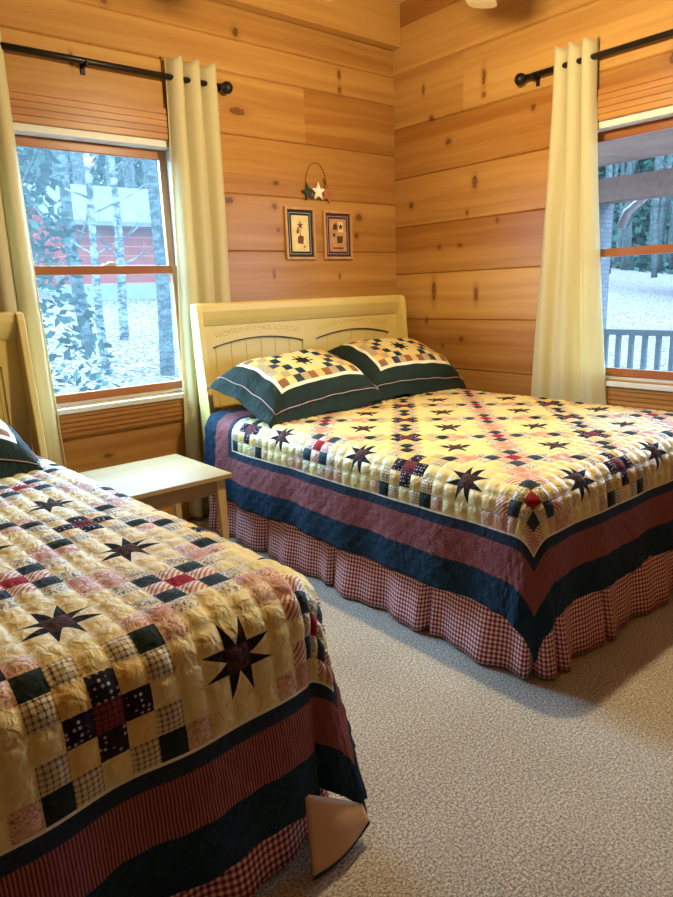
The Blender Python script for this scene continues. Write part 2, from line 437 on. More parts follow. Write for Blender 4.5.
rod('black iron curtain rod with ball finial over the right wall window', TB, -3.0, -1.11, 2.505, 0.052, [-1.11, -3.0], [-1.17, -2.1, -2.95])

# ------------------------------------------------------------------ quilt fabrics
def uvn(t): return t.new('ShaderNodeUVMap').outputs[0]
def fab(name, base, kind=None, c2=(0, 0, 0), scale=1.0, rough=0.72):
    lum = max(base); t = NT('fabric_'+name, 0.75 if lum < 0.47 else 0.48, 0.10 if lum < 0.47 else 0.55, 0.0)
    uv = uvn(t); s = t.sep(uv)
    col = base
    nz = t.noise(uv, 9, 3)
    base_v = t.ramp(nz, [(0.3, tuple(x*0.9 for x in base)), (0.7, tuple(min(1, x*1.06) for x in base))])
    col = base_v
    if kind == 'stripe':
        f = t.math('FRACT', t.math('MULTIPLY', t.math('ADD', s[0], s[1]), 62.0*scale)); col = t.mix(t.math('GREATER_THAN', f, 0.5), base_v, c2)
    elif kind == 'rib':
        f = t.math('FRACT', t.math('MULTIPLY', s[0], 190*scale)); col = t.mix(t.math('GREATER_THAN', f, 0.5), base_v, c2)
    elif kind == 'plaid':
        a = t.math('GREATER_THAN', t.math('FRACT', t.math('MULTIPLY', s[0], 88*scale)), 0.66); b = t.math('GREATER_THAN', t.math('FRACT', t.math('MULTIPLY', s[1], 88*scale)), 0.66)
        col = t.mix(t.math('MULTIPLY', t.math('ADD', a, b), 0.5), base_v, c2)
    elif kind == 'dots':
        d = t.vor(uv, 75*scale, rand=0.35); col = t.mix(t.math('LESS_THAN', d, 0.26), base_v, c2)
    elif kind == 'floral':
        d = t.noise(uv, 150*scale, 3, 0.6, 1.0); col = t.mix(t.math('GREATER_THAN', d, 0.54), base_v, c2)
    elif kind == 'print':
        d = t.noise(uv, 110*scale, 2, 0.5, 2.0); d2 = t.vor(uv, 160, rand=0.8)
        col = t.mix(t.math('GREATER_THAN', d, 0.52), base_v, c2); col = t.mix(t.math('LESS_THAN', d2, 0.2), col, tuple(min(1, x*1.6+0.03) for x in base))
    elif kind == 'ging':
        a = t.math('GREATER_THAN', t.math('FRACT', t.math('MULTIPLY', s[0], 58.0*scale)), 0.5); b = t.math('GREATER_THAN', t.math('FRACT', t.math('MULTIPLY', s[1], 58.0*scale)), 0.5)
        md = tuple((x*0.72+y*0.28) for x, y in zip(base, c2))
        f = t.math('MULTIPLY', t.math('ADD', a, b), 0.5)
        col = t.ramp(f, [(0.0, base), (0.5, md), (1.0, c2)])
    t.col(col)
    # hand quilting puckers
    wv = t.noise(uv, 34, 2, 0.5, 0.8); w2 = t.noise(uv, 420, 1)
    t.bump(t.math('ADD', wv, t.math('MULTIPLY', w2, 0.08)), 0.5 if kind != 'ging' else 0.15, 0.014)
    return t.m
FAB = {}
names = []
def addf(k, *a, **kw): FAB[k] = len(names); names.append(fab(k, *a, **kw))
addf('cream', (0.78, 0.60, 0.23))
addf('gold', (0.76, 0.48, 0.12))
addf('slate', (0.045, 0.065, 0.085), 'print', (0.02, 0.03, 0.045))
addf('dots', (0.018, 0.012, 0.02), 'dots', (0.45, 0.38, 0.42))
addf('maroon', (0.20, 0.035, 0.035), 'plaid', (0.05, 0.008, 0.015))
addf('red', (0.36, 0.02, 0.03), 'print', (0.24, 0.01, 0.02))
addf('stripe', (0.78, 0.60, 0.36), 'stripe', (0.45, 0.12, 0.09))
addf('speck', (0.72, 0.60, 0.36), 'floral', (0.13, 0.11, 0.09))
addf('plaid', (0.70, 0.54, 0.28), 'plaid', (0.06, 0.035, 0.03))
addf('green', (0.018, 0.028, 0.020))
addf('pinkfl', (0.72, 0.46, 0.26), 'floral', (0.42, 0.12, 0.08))
addf('rust', (0.48, 0.17, 0.09), 'rib', (0.62, 0.32, 0.19))
addf('stard', (0.010, 0.008, 0.010), 'print', (0.018, 0.012, 0.012))
addf('starc', (0.04, 0.018, 0.016), 'print', (0.10, 0.04, 0.03))
addf('white', (0.82, 0.74, 0.55))
addf('strip', (0.022, 0.034, 0.055))
addf('band', (0.36, 0.125, 0.115), 'rib', (0.13, 0.026, 0.032), scale=0.7)
addf('navy', (0.012, 0.035, 0.060), 'print', (0.008, 0.020, 0.036), scale=0.7)
addf('brown', (0.24, 0.09, 0.035), 'print', (0.34, 0.14, 0.06))
addf('tan', (0.52, 0.36, 0.17), 'floral', (0.34, 0.22, 0.10))
addf('lining', (0.62, 0.36, 0.18))
M_ging = fab('gingham', (0.30, 0.004, 0.012), 'ging', (0.92, 0.74, 0.70))

P = 0.0575; NCOL, NROW = 6, 7
BORD = [0.007, 0.038, 0.125, 0.125]; BT = sum(BORD); BM = ['white', 'strip', 'band', 'navy']
def block_fabric(c, r, i, j):
    """fabric of patch (i, j) in -2..2 of block (c, r)"""
    ai, aj = abs(i), abs(j)
    if (c+r) % 2:   # star block
        if ai == 2 and aj == 2: return 'pinkfl'
        if ai <= 1 and aj <= 1:
            if i == 0 and j == 0: return 'starc'
            if ai+aj == 1: return 'STAR'
        return 'cream'
    if ((c-r)//2) % 2 == 0:
        if ai+aj == 0: return 'red'
        if ai+aj == 1: return 'stripe' if not (c == 0 and r == 0) else 'speck'
        if ai == 1 and aj == 1: return 'slate'
        if ai+aj == 3: return 'speck' if not (c == 0 and r == 0) else 'stripe'
        if ai == 2 and aj == 2: return 'rust'
        return 'cream'
    if ai+aj == 0: return 'maroon'
    if ai+aj == 1: return 'dots'
    if ai == 1 and aj == 1: return 'gold'
    if ai+aj == 3: return 'plaid'
    if ai == 2 and aj == 2: return 'green'
    return 'cream'

def make_quilt(name, label, xe, sgn, yflat, s0, t0, Wf, z0, a0, a1, kap, warp, seed, rip=0.012, r=0.10):
    """xe = x of the flat edge on the block-0 side, sgn = +1 when the bed lies towards +x from there"""
    FX, FY = NCOL*5*P, NROW*5*P
    def drape(s, t, puff):
        uL = s0-s; uR = s-(s0+Wf); dv = t0-t
        du = max(uL, uR, 0); side = -1 if uL > 0 else 1
        dvv = max(dv, 0)
        rho = hypot(du, dvv); psi = atan2(dvv, du) if rho > 0 else 0
        corner = sin(2*psi)**2 if rho > 0 else 0
        al = a0 + a1*corner
        reff = rho*(1-kap*corner)
        ps = psi + warp*sin(2*psi)
        ang = pi/2-al; L = r*ang
        if reff <= L: th = reff/r; out = r*sin(th); dz = r*(1-cos(th)); nz = cos(th); no = sin(th)
        else: out = r*sin(ang)+(reff-L)*sin(al); dz = r*(1-cos(ang))+(reff-L)*cos(al); nz = sin(al); no = cos(al)
        along = s*cos(psi)*0 + (t if du > dvv else s)
        k = max(0, reff-0.12)/0.4
        rp = rip*k*(sin(along*11+seed)+0.6*sin(along*23+seed*2.3)) * (1-0.5*corner)
        out += rp; dz += 0.004*k*sin(along*7+seed)
        out += puff*no; dz -= puff*nz
        cs = min(max(s, s0), s0+Wf); ct = max(t, t0)
        x = xe + sgn*(cs-s0) + sgn*side*cos(ps)*out
        y = yflat + (ct-t0) - sin(ps)*out
        z = z0 - dz
        if rho == 0:
            z += 0.006*noise.noise(Vector((s*3, t*3, seed)))
        else:
            z += 0.006*noise.noise(Vector((s*3, t*3, seed)))*max(0, 1-rho*6)
        return Vector((x, y, z))
    vmap = {}; V = []; UV = []; F = []; MI = []; LB = []
    def vid(s, t, puff):
        key = (round(s*20000), round(t*20000))
        if key not in vmap:
            vmap[key] = len(V); V.append(drape(s, t, puff)); UV.append((s+1, t+1))
        return vmap[key]
    def add(idx, m):
        q = []
        for i in idx:
            if i not in q: q.append(i)
        if len(q) >= 3: F.append(q); MI.append(m)
    def pf(fx, fy, h=0.0075):
        w = (1-abs(2*fx-1)**3)*(1-abs(2*fy-1)**3)
        return h*w
    n = 6
    for c in range(NCOL):
        for rr in range(NROW):
            for i in range(-2, 3):
                for j in range(-2, 3):
                    k = block_fabric(c, rr, i, j)
                    sx = (c*5+i+2)*P; ty = (rr*5+j+2)*P
                    if k != 'STAR':
                        ids = [[vid(sx+P*a/n, ty+P*b/n, pf(a/n, b/n)) for a in range(n+1)] for b in range(n+1)]
                        for b in range(n):
                            for a in range(n): add([ids[b][a], ids[b][a+1], ids[b+1][a+1], ids[b+1][a]], FAB[k])
                    else:
                        # two long points whose bases sit on the side towards the block centre
                        def W2(p, q):   # p across, q outward (0 at the centre square)
                            if (i, j) == (0, 1): return sx+P*p, ty+P*q
                            if (i, j) == (0, -1): return sx+P*p, ty+P*(1-q)
                            if (i, j) == (1, 0): return sx+P*q, ty+P*p
                            return sx+P*(1-q), ty+P*p
                        rows = []
                        for b in range(n+1):
                            q = b/n
                            e = 0.5*(1-q)
                            ps_ = [e*a/3 for a in range(3)] + [e+(1-2*e)*a/6 for a in range(7)] + [1-e+e*a/3 for a in range(1, 4)]
                            rows.append([vid(*W2(p_, q), pf(p_, q, 0.004)) for p_ in ps_])
                        for b in range(n):
                            for a in range(12):
                                m = FAB['stard'] if (a < 3 or a >= 9) else FAB['cream']
                                q4 = [rows[b][a], rows[b][a+1], rows[b+1][a+1], rows[b+1][a]]
                                add(q4 if (i, j) in ((0, 1), (-1, 0)) else q4[::-1], m)
    # borders: rings on all four sides; coordinates shared with the field edge
    sx_f = [P*a/n for a in range(NCOL*5*n+1)]; ty_f = [P*a/n for a in range(NROW*5*n+1)]
    lo = [0.0]; mats = []
    offs = [0.0]
    for w, m in zip(BORD, BM):
        k = max(1, round(w/0.0125))
        for a in range(1, k+1): offs.append(offs[-1]+w/k if a < k else sum(BORD[:BM.index(m)+1])); mats.append(m)
    S = [-o for o in offs[::-1]][:-1] + sx_f + [FX+o for o in offs[1:]]
    Tt = [-o for o in offs[::-1]][:-1] + ty_f + [FY+o for o in offs[1:]]
    nb = len(offs)-1
    def ring(i, tot):
        if i < nb: return nb-1-i
        if i >= tot-nb: return i-(tot-nb)
        return -1
    nS, nT = len(S)-1, len(Tt)-1
    def bp(s, t):
        o = max(-s, s-FX, -t, t-FY)
        if o <= 0.05: return 0.0
        a = (t if (s < 0 or s > FX) and not (t < 0 or t > FY) else s)
        return 0.004*abs(sin((a+o)*38))*abs(sin((a-o)*38))
    for a in range(nS):
        for b in range(nT):
            ra, rb = ring(a, nS), ring(b, nT)
            if ra < 0 and rb < 0: continue
            m = mats[max(ra, rb)]
            add([vid(S[a], Tt[b], bp(S[a], Tt[b])), vid(S[a+1], Tt[b], bp(S[a+1], Tt[b])), vid(S[a+1], Tt[b+1], bp(S[a+1], Tt[b+1])), vid(S[a], Tt[b+1], bp(S[a], Tt[b+1]))], FAB[m])
    if sgn < 0: F2 = [f[::-1] for f in F]
    else: F2 = F
    mb = MB(); mb.v = V; mb.f = F2; mb.m = MI
    o = mb.build(name, names, smooth=True, normals=False, uv=UV)
    d = o.modifiers.new('s', 'SOLIDIFY'); d.thickness = 0.010; d.offset = -1; d.material_offset = 50; d.material_offset_rim = 0
    return tag(o, label, 'quilt')
ZM = 0.69

# ------------------------------------------------------------------ bed (headboard, mattress, skirt)
def bed(label, cx, hoff, hx):
    root = thing('bed', label, 'bed', (cx, 0, 0))
    w = 0.845    # half width of the headboard
    hb = bpy.data.objects.new('headboard', None); COL.objects.link(hb); hb.parent = root; hb.location = (hoff, 0, 0); hb.empty_display_size = 0.1
    # side posts: S-shaped boards, the front edge bowing forward towards the floor
    front = [(1.305, -0.135), (1.30, -0.150), (1.27, -0.163), (1.20, -0.170), (1.10, -0.176), (0.95, -0.190), (0.80, -0.208), (0.65, -0.222), (0.45, -0.228), (0.0, -0.228)]
    back = [(0.0, -0.11), (0.6, -0.105), (0.9, -0.09), (1.1, -0.075), (1.25, -0.07), (1.295, -0.08), (1.31, -0.105)]
    poly = [(y, z) for z, y in front] + [(y, z) for z, y in back]
    for s in (-1, 1):
        mb = MB(); mb.prism(poly, 0, s*w, s*(w-0.035)); mb.build('post', M_cream, hb, bevel=0.006, smooth=False)
    # rolled top crest
    mb = MB()
    prof = [(-0.085, 1.17), (-0.106, 1.18), (-0.122, 1.215), (-0.138, 1.262), (-0.138, 1.298), (-0.115, 1.310), (-0.09, 1.305), (-0.075, 1.28), (-0.072, 1.17)]
    mb.prism(prof, 0, -w+0.035, w-0.035); mb.build('crest', M_cream, hb, bevel=0.004)
    # back board with bead lines
    x0, x1 = -w+0.035, w-0.035
    mb = MB(); nb_ = 15; bw = (x1-x0)/nb_
    for i in range(nb_): mb.prism([(x0+i*bw+0.002, -0.09), (x0+(i+1)*bw-0.002, -0.09), (x0+(i+1)*bw-0.0005, -0.086), (x0+(i+1)*bw-0.0005, -0.075), (x0+i*bw+0.0005, -0.075), (x0+i*bw+0.0005, -0.086)], 2, 0.35, 1.2)
    mb.build('beadboard', M_cream, hb)
    # face frame: stiles, centre stile and arched rail
    mb = MB(); yf, yb = -0.099, -0.09
    mb.box((x0, yf, 0.35), (x0+0.085, yb, 1.19)); mb.box((x1-0.085, yf, 0.35), (x1, yb, 1.19)); mb.box((-0.055, yf, 0.35), (0.055, yb, 1.19))
    mb.box((x0+0.085, yf, 0.35), (-0.055, yb, 0.46)); mb.box((0.055, yf, 0.35), (x1-0.085, yb, 0.46))
    N = 24
    def arch(t): return 1.045+0.045*sin(pi*t)**0.8
    for (a, b) in ((x0+0.085, -0.055), (0.055, x1-0.085)):
        for i in range(N):
            t0, t1 = i/N, (i+1)/N
            p = [(a+(b-a)*t0, arch(t0)), (a+(b-a)*t1, arch(t1)), (a+(b-a)*t1, 1.19), (a+(b-a)*t0, 1.19)]
            mb.prism(p, 1, yf, yb)
    mb.build('face_frame', M_cream, hb)
    for (a, b) in ((x0+0.085, -0.055), (0.055, x1-0.085)):
        mb = MB(); mb.tube([(a+(b-a)*i/N, yf-0.0005, arch(i/N)+0.003) for i in range(N+1)], 0.0036, 6); mb.build('arch_line', M_groove, hb, smooth=True)['label'] = 'dark arched line above the panel'
        # carved leaf scroll
        mb = MB()
        cxm = (a+b)/2; hw = (b-a)/2-0.03
        def zc(x): return 1.115+0.035*cos((x-cxm)/hw*pi/2)
        for sg in (-1, 1):
            mb.tube([(cxm+sg*hw*k/30, yf, zc(cxm+sg*hw*k/30)+0.010*sin(k*0.75)) for k in range(31)], 0.0028, 5)
            for q in range(6):
                bx = cxm+sg*hw*(0.08+q*0.155); zz = zc(bx)+0.004
                for up in (-1, 1):
                    lp = []
                    for k in range(13):
                        th = k/12*pi
                        lp.append((bx+sg*(0.028*(1-cos(th))), yf, zz+up*(0.013*sin(th)+0.003*sin(2*th))))
                    mb.tube(lp, 0.0022, 5)
                mb.tube([(bx+sg*(0.02+0.012*cos(w_)), yf, zz+0.012*sin(w_)) for w_ in [k*0.6 for k in range(10)]], 0.002, 5)
        mb.build('carving', M_cream, hb, smooth=True)
    # box spring, mattress
    hwid = 0.72
    mb = MB(); mb.box((-hwid+0.02, -2.38, 0.15), (hwid-0.02, -0.235, 0.385)); mb.build('box_spring', cloth('box_spring_cloth', (0.6, 0.55, 0.45)), root, bevel=0.02)
    mb = MB(); mb.box((-hwid, -2.36, 0.39), (hwid, -0.235, 0.655)); ms = mb.build('mattress', cloth('mattress_ticking', (0.03, 0.04, 0.06)), root, bevel=0.06)
    for lx in (-0.68, 0.68):
        for ly in (-2.3, -0.3):
            mb = MB(); mb.box((lx-0.025, ly-0.025, 0), (lx+0.025, ly+0.025, 0.15)); mb.build('leg', M_iron, root)
    mb = MB(); mb.box((-0.73, -2.34, 0.12), (0.73, -0.23, 0.149)); mb.build('bed_frame', M_iron, root)
    # gathered skirt on three sides
    yf2 = -2.44; rc = 0.05
    L1 = 2.20
    pts = [(-hx, -0.24)]; 
    def P2(d):
        A = yf2+rc; l1 = (-0.24)-A; arc = rc*pi/2; l2 = 2*hx-2*rc
        if d < l1: return (-hx, -0.24-d, -1, 0)
        d -= l1
        if d < arc: th = d/rc; return (-hx+rc-rc*cos(th), A-rc*sin(th), -cos(th), -sin(th))
        d -= arc
        if d < l2: return (-hx+rc+d, yf2, 0, -1)
        d -= l2
        if d < arc: th = d/rc; return (hx-rc+rc*sin(th), A-rc*cos(th), sin(th), -cos(th))
        d -= arc
        return (hx, A+d, 1, 0)
    tot = 2*(-0.24-(yf2+rc))+rc*pi+2*hx-2*rc
    nu, nv = 620, 10; mb = MB(); uvs = []
    pleats = [0.06, 0.55, 1.12, 1.71, 2.19, 2.28, 2.60, 3.25, 3.95, 4.6, 5.3]
    rnd = random.Random(int(cx*100))
    for j in range(nv+1):
        v = j/nv; z = 0.40-v*0.388
        for i in range(nu+1):
            d = tot*i/nu
            x, y, nx, ny = P2(d)
            w = 0
            for p_ in pleats: w -= 0.065*math.exp(-((d-p_)/0.016)**2)
            amp = 0.002+0.016*v
            o = -0.02 + 0.055*v + w*(0.35+0.65*v) + amp*(sin(d*17+1.3*sin(d*3))+0.45*sin(d*41+2+cx))
            mb.v.append(Vector((x+nx*o, y+ny*o, z)))
            uvs.append((d*1.12+0.12*sum(1/(1+math.exp(-(d-p_)/0.01)) for p_ in pleats), z))
    for j in range(nv):
        for i in range(nu):
            a = j*(nu+1)+i; mb.face([a, a+1, a+nu+2, a+nu+1])
    mb.build('bed_skirt', M_ging, root, smooth=True, normals=False, uv=uvs, solid=0.002)
    return root
CF, CN = -0.985, -3.515
bed('cream sleigh bed beside the right wall, red gingham skirt', CF, 0.07, 0.815)
bed('cream sleigh bed nearest the viewer, mostly under its patchwork quilt', CN, -0.01, 0.78)
make_quilt('patchwork_quilt', 'patchwork star quilt with navy border on the far bed', CF-0.83+0.10, 1, -2.33, 0.222, 0.222, 1.46, ZM+0.005, 0.10, 0.12, 0.10, 0.0, 1.0)
near_quilt = make_quilt('patchwork_quilt', 'patchwork star quilt on the nearest bed, corner hanging almost to the carpet', CN+0.83-0.12, -1, -2.33, 0.255, 0.32, 1.42, ZM+0.005, 0.10, 0.10, 0.12, 0.22, 3.1, rip=0.016, r=0.12)
pv = Vector((-2.75, -2.2, 0)); near_quilt.matrix_world = Matrix.Translation(pv) @ Matrix.Rotation(math.radians(2.2), 4, 'Z') @ Matrix.Translation(-pv)

# the hem corner of the nearest quilt is turned so that its tan lining shows
def lerp3(a, b, t): return Vector(a)*(1-t)+Vector(b)*t
mb = MB(); A_, B_, C_, D_ = (-2.862, -2.50, 0.20), (-2.71, -2.535, 0.10), (-2.890, -2.558, 0.022), (-2.700, -2.550, 0.050)
def flap(u, v):
    p = lerp3(lerp3(A_, C_, v), lerp3(B_, D_, v), u); w = sin(pi*u)*sin(pi*v)
    return p + Vector((0.0, -0.02*w, -0.02*sin(pi*u)*(v)))
mb.grid(flap, 14, 10); tc = mb.build('turned_corner', names[FAB['lining']], near_quilt, smooth=True, normals=False, solid=0.006); tc['label'] = 'tan lining showing at the turned hem corner'
mb = MB(); mb.tube([flap(u/14, 1.0) for u in range(15)], 0.006, 6); mb.build('binding', names[FAB['navy']], tc, smooth=True)

# ------------------------------------------------------------------ pillow shams
def sham(label, loc, rot, seed=0, w=0.78, d=0.54, th=0.155):
    """patchwork panel with cream edging on a dark green pillow; one mesh, flange included"""
    fl = 0.04
    hw, hd = w/2, d/2
    NX, NY = 56, 40
    mats = [names[FAB['green']], names[FAB['white']], names[FAB['cream']], names[FAB['stard']], names[FAB['slate']], names[FAB['brown']], names[FAB['tan']], names[FAB['navy']], names[FAB['gold']], names[FAB['band']]]
    V = []; UV = []; F = []; MI = []
    def H(u, v):  # u,v in -1..1 of the stuffed part
        a, b = min(1, abs(u)), min(1, abs(v))
        return (max(0, 1-a**4.0))**0.55*(max(0, 1-b**3.2))**0.55
    def pos(u, v, top):
        fu = max(0, abs(u)-1); fv = max(0, abs(v)-1)
        x = hw*u*(1-0.05*(1-abs(v) if abs(v) < 1 else 0)); y = hd*v*(1-0.05*(1-min(1, abs(u))))
        h = H(u, v)
        z = (th*h if top else -th*0.6*h)
        z += 0.010*noise.noise(Vector((u*3+seed, v*3, 1)))*(1 if h > 0 else 0.6)
        z += 0.012*(fu > 0 or fv > 0)*sin(14*(x+y)+seed)*(max(fu, fv)/0.14)
        z -= 0.30*(fu+fv)
        return (x, y, z + (0 if top else -0.003))
    eu = 1+fl/hw; ev = 1+fl/hd
    us = [-eu+2*eu*i/NX for i in range(NX+1)]; vs = [-ev+2*ev*j/NY for j in range(NY+1)]
    # panel cells: 10 x 6 patches
    pu, pv = 0.74, 0.70
    n1, n2 = 11, 7
    us = sorted(set([round(x, 4) for x in ([-eu, -(1+eu)/2, -1.0, -0.93, -0.86] + [-pu-0.05] + [-pu+2*pu*i/(n1*4) for i in range(n1*4+1)] + [pu+0.05, 0.86, 0.93, 1.0, (1+eu)/2, eu])]))
    vs = sorted(set([round(x, 4) for x in ([-ev, -(1+ev)/2, -1.0, -0.95, -0.88, -0.8] + [-pv-0.07] + [-pv+2*pv*i/(n2*4) for i in range(n2*4+1)] + [pv+0.07, 0.8, 0.88, 0.95, 1.0, (1+ev)/2, ev])]))
    rnd = random.Random(5)
    def fabric(u, v):
        if abs(u) > 1 or abs(v) > 1: return 0
        if abs(u) > pu+0.05 or abs(v) > pv+0.07: return 0
        if abs(u) > pu or abs(v) > pv: return 1
        i = int((u+pu)/(2*pu)*n1); j = int((v+pv)/(2*pv)*n2)
        ci, cj = i-n1//2, j-n2//2
        if ci == 0 and cj == 0: return 3
        if abs(ci)+abs(cj) == 1:
            # points of the star
            fu = ((u+pu)/(2*pu)*n1) % 1; fv = ((v+pv)/(2*pv)*n2) % 1
            if ci == 0: p_, q_ = fu, (fv if cj > 0 else 1-fv)
            else: p_, q_ = fv, (fu if ci > 0 else 1-fu)
            return 3 if abs(p_-0.5) > 0.5*q_ and (abs(p_-.5) > .12) else 2
        k = (abs(ci)+abs(cj))
        if abs(ci) <= 1 and abs(cj) <= 1: return 2
        if abs(ci) == 2 and abs(cj) <= 1 or abs(cj) == 2 and abs(ci) <= 1: return 2 if k < 3 else 2
        if (ci+cj) % 2 == 0: return [4, 6, 5, 7][(abs(ci)+abs(cj)//2) % 4]
        return [8, 6, 2][(abs(ci)*2+abs(cj)) % 3]
    for top in (True, False):
        b0 = len(V)
        for v in vs:
            for u in us: V.append(pos(u, v, top)); UV.append((u*hw+seed, v*hd+seed))
        n = len(us)
        for j in range(len(vs)-1):
            for i in range(n-1):
                a = b0+j*n+i; q = [a, a+1, a+n+1, a+n]
                F.append(q if top else q[::-1])
                MI.append(fabric((us[i]+us[i+1])/2, (vs[j]+vs[j+1])/2) if top else 0)
    n = len(us); N0 = len(us)*len(vs)
    ring_ = [i for i in range(n)] + [j*n+n-1 for j in range(1, len(vs))] + [(len(vs)-1)*n+i for i in range(n-2, -1, -1)] + [j*n for j in range(len(vs)-2, 0, -1)]
    for a, b in zip(ring_, ring_[1:]+ring_[:1]): F.append([b, a, a+N0, b+N0]); MI.append(0)
    mb = MB(); mb.v = [Vector(p) for p in V]; mb.f = F; mb.m = MI
    o = thing('pillow', label, 'pillow', loc, 'star patchwork pillows')
    o.rotation_euler = rot
    c = mb.build('sham', mats, o, smooth=True, uv=UV)
    # piping line around the stuffed edge
    pm = MB(); pts = []
    for k in range(97):
        w_ = 2*pi*k/96
        cu, sv = cos(w_), sin(w_); m_ = max(abs(cu), abs(sv)); u, v = cu/m_*0.985, sv/m_*0.985
        x, y, z = pos(u, v, True); pts.append((x, y, z+0.004))
    pm.tube(pts, 0.0028, 5, cap=False); pm.build('piping', plain('rose_piping', (0.45, 0.28, 0.24), 0.7), o, smooth=True)
    return o
def rad(*a): return tuple(math.radians(x) for x in a)
sham('dark green patchwork star pillow on the left side of the far bed', (-1.36, -0.56, 0.835), rad(17, -3, 3), 0.3)
sham('dark green patchwork star pillow next to the room corner on the far bed', (-0.54, -0.50, 0.85), rad(20, 2, -3), 1.7)
sham('dark green patchwork pillow in front of the nearest headboard', (-3.245, -0.56, 0.79), rad(4, 10, -4), 2.9)

# ------------------------------------------------------------------ nightstand
ns = thing('nightstand', 'pale wood side table between the two beds, bare top', 'side table', (-2.31, -0.55, 0))
mb = MB(); mb.box((-0.30, -0.30, 0.476), (0.30, 0.30, 0.50)); mb.build('tabletop', M_table, ns, bevel=0.004)
mb = MB()
mb.box((-0.26, -0.262, 0.40), (0.26, -0.244, 0.476)); mb.box((-0.26, 0.244, 0.40), (0.26, 0.262, 0.476))
mb.box((-0.262, -0.244, 0.40), (-0.244, 0.244, 0.476)); mb.box((0.244, -0.244, 0.40), (0.262, 0.244, 0.476))
mb.build('apron', M_table, ns, bevel=0.002)
for sx in (-1, 1):
    for sy in (-1, 1):
        mb = MB()
        for (za, zb, wa, wb_) in ((0, 0.476, 0.014, 0.024),):
            o0 = len(mb.v)
            for z, w_ in ((za, wa), (zb, wb_)):
                cx_, cy_ = sx*(0.272-0.024), sy*(0.272-0.024)
                cx_ += sx*(0.024-w_); cy_ += sy*(0.024-w_)
                for p in ((-w_, -w_), (w_, -w_), (w_, w_), (-w_, w_)): mb.v.append(Vector((cx_+p[0], cy_+p[1], z)))
            for q in ((0, 1, 2, 3), (4, 5, 6, 7), (0, 1, 5, 4), (1, 2, 6, 5), (2, 3, 7, 6), (3, 0, 4, 7)): mb.face([o0+i for i in q])
        mb.build('leg', M_tablez, ns, bevel=0.003)

# ------------------------------------------------------------------ framed prints and star ornament
M_frame = wood('maple_frame', (0.50, 0.24, 0.08), (0.66, 0.38, 0.15), 2, tone=False, auto_knots=False)
M_mat = plain('black_mat', (0.02, 0.02, 0.03), 0.7); M_matp = plain('plum_mat', (0.07, 0.02, 0.03), 0.7)
M_paper = plain('aged_cream_paper', (0.80, 0.62, 0.30), 0.8, var=0.15); M_paper2 = plain('tan_paper', (0.55, 0.28, 0.12), 0.8, var=0.2)
M_ink = plain('rust_ink', (0.20, 0.06, 0.03), 0.8); M_ink2 = plain('brown_ink', (0.10, 0.04, 0.02), 0.8); M_line = plain('pale_mat_line', (0.45, 0.40, 0.36), 0.7)
def star_pts(cx, cz, r, rot=0, inner=0.42):
    return [(cx+(r if k % 2 == 0 else r*inner)*sin(rot+k*pi/5), cz+(r if k % 2 == 0 else r*inner)*cos(rot+k*pi/5)) for k in range(10)]
def picture(label, x0, x1, z0, z1, kind, tilt):
    w, h = x1-x0, z1-z0
    root = thing('framed_print', label, 'picture', ((x0+x1)/2, 0, (z0+z1)/2)); root.rotation_euler = (0, tilt, 0)
    mb = MB(); f = 0.017
    for (a, b, c, d) in ((-w/2, w/2, h/2-f, h/2), (-w/2, w/2, -h/2, -h/2+f), (-w/2, -w/2+f, -h/2+f, h/2-f), (w/2-f, w/2, -h/2+f, h/2-f)):
        mb.box((a, -0.022, c), (b, -0.002, d))
    mb.build('frame', M_frame, root, bevel=0.003)
    mb = MB(); mb.box((-w/2+f, -0.010, -h/2+f), (w/2-f, -0.002, h/2-f)); mb.build('mat', M_mat if kind == 0 else M_matp, root)
    mb = MB(); e = f+0.017; g = 0.0035
    for (a, b, c, d) in ((-w/2+e, w/2-e, h/2-e-g, h/2-e), (-w/2+e, w/2-e, -h/2+e, -h/2+e+g), (-w/2+e, -w/2+e+g, -h/2+e, h/2-e), (w/2-e-g, w/2-e, -h/2+e, h/2-e)):
        mb.box((a, -0.0115, c), (b, -0.009, d))
    mb.build('mat_line', M_line, root)
    p = e+0.017
    mb = MB(); mb.box((-w/2+p, -0.0125, -h/2+p), (w/2-p, -0.009, h/2-p)); mb.build('paper', M_paper if kind == 0 else M_paper2, root)
    y0, y1 = -0.0135, -0.012
    if kind == 0:
        for nm, pts in (('star_motif', star_pts(0.0, 0.05, 0.026)), ('pot_motif', [(-.024,-.06),(.02,-.065),(.027,-.02),(.0,-.008),(-.022,-.022)]), ('flower_motif', [(-.030,.0),(-.03,.015),(-.02,.04),(-.01,.02),(-.014,.0)]), ('stem_motif', [(-.004,-.010),(.001,-.010),(.001,.03),(-.004,.03)]), ('star_motif', star_pts(0.03, -0.082, 0.010))):
            MB().prism(pts, 1, y0, y1).build(nm, M_ink, root)
    else:
        sq = lambda x0, z0, x1, z1: [(x0, z0), (x1, z0), (x1, z1), (x0, z1)]
        for nm, pts in (('house_motif', [(-.042,.035),(-.006,.035),(-.006,.062),(-.024,.080),(-.042,.062)]), ('basket_motif', [(-.008,-.05),(.036,-.05),(.042,-.005),(-.012,-.005)]), ('block_motif', sq(-.045,-.01,-.025,.012)), ('ground_motif', sq(-.045,-.088,.045,-.078))):
            MB().prism(pts, 1, y0, y1).build(nm, M_ink2, root)
        MB().prism(sq(.002,.02,.047,.088), 1, y0+0.0006, y1).build('pale_square', M_paper, root)
        MB().prism(star_pts(0.025, 0.055, 0.024), 1, y0-0.0006, y0+0.0006).build('star_motif', M_ink2, root)
picture('left framed print, dark mat around a cream star drawing', -1.005, -0.765, 1.560, 1.885, 0, 0.0)
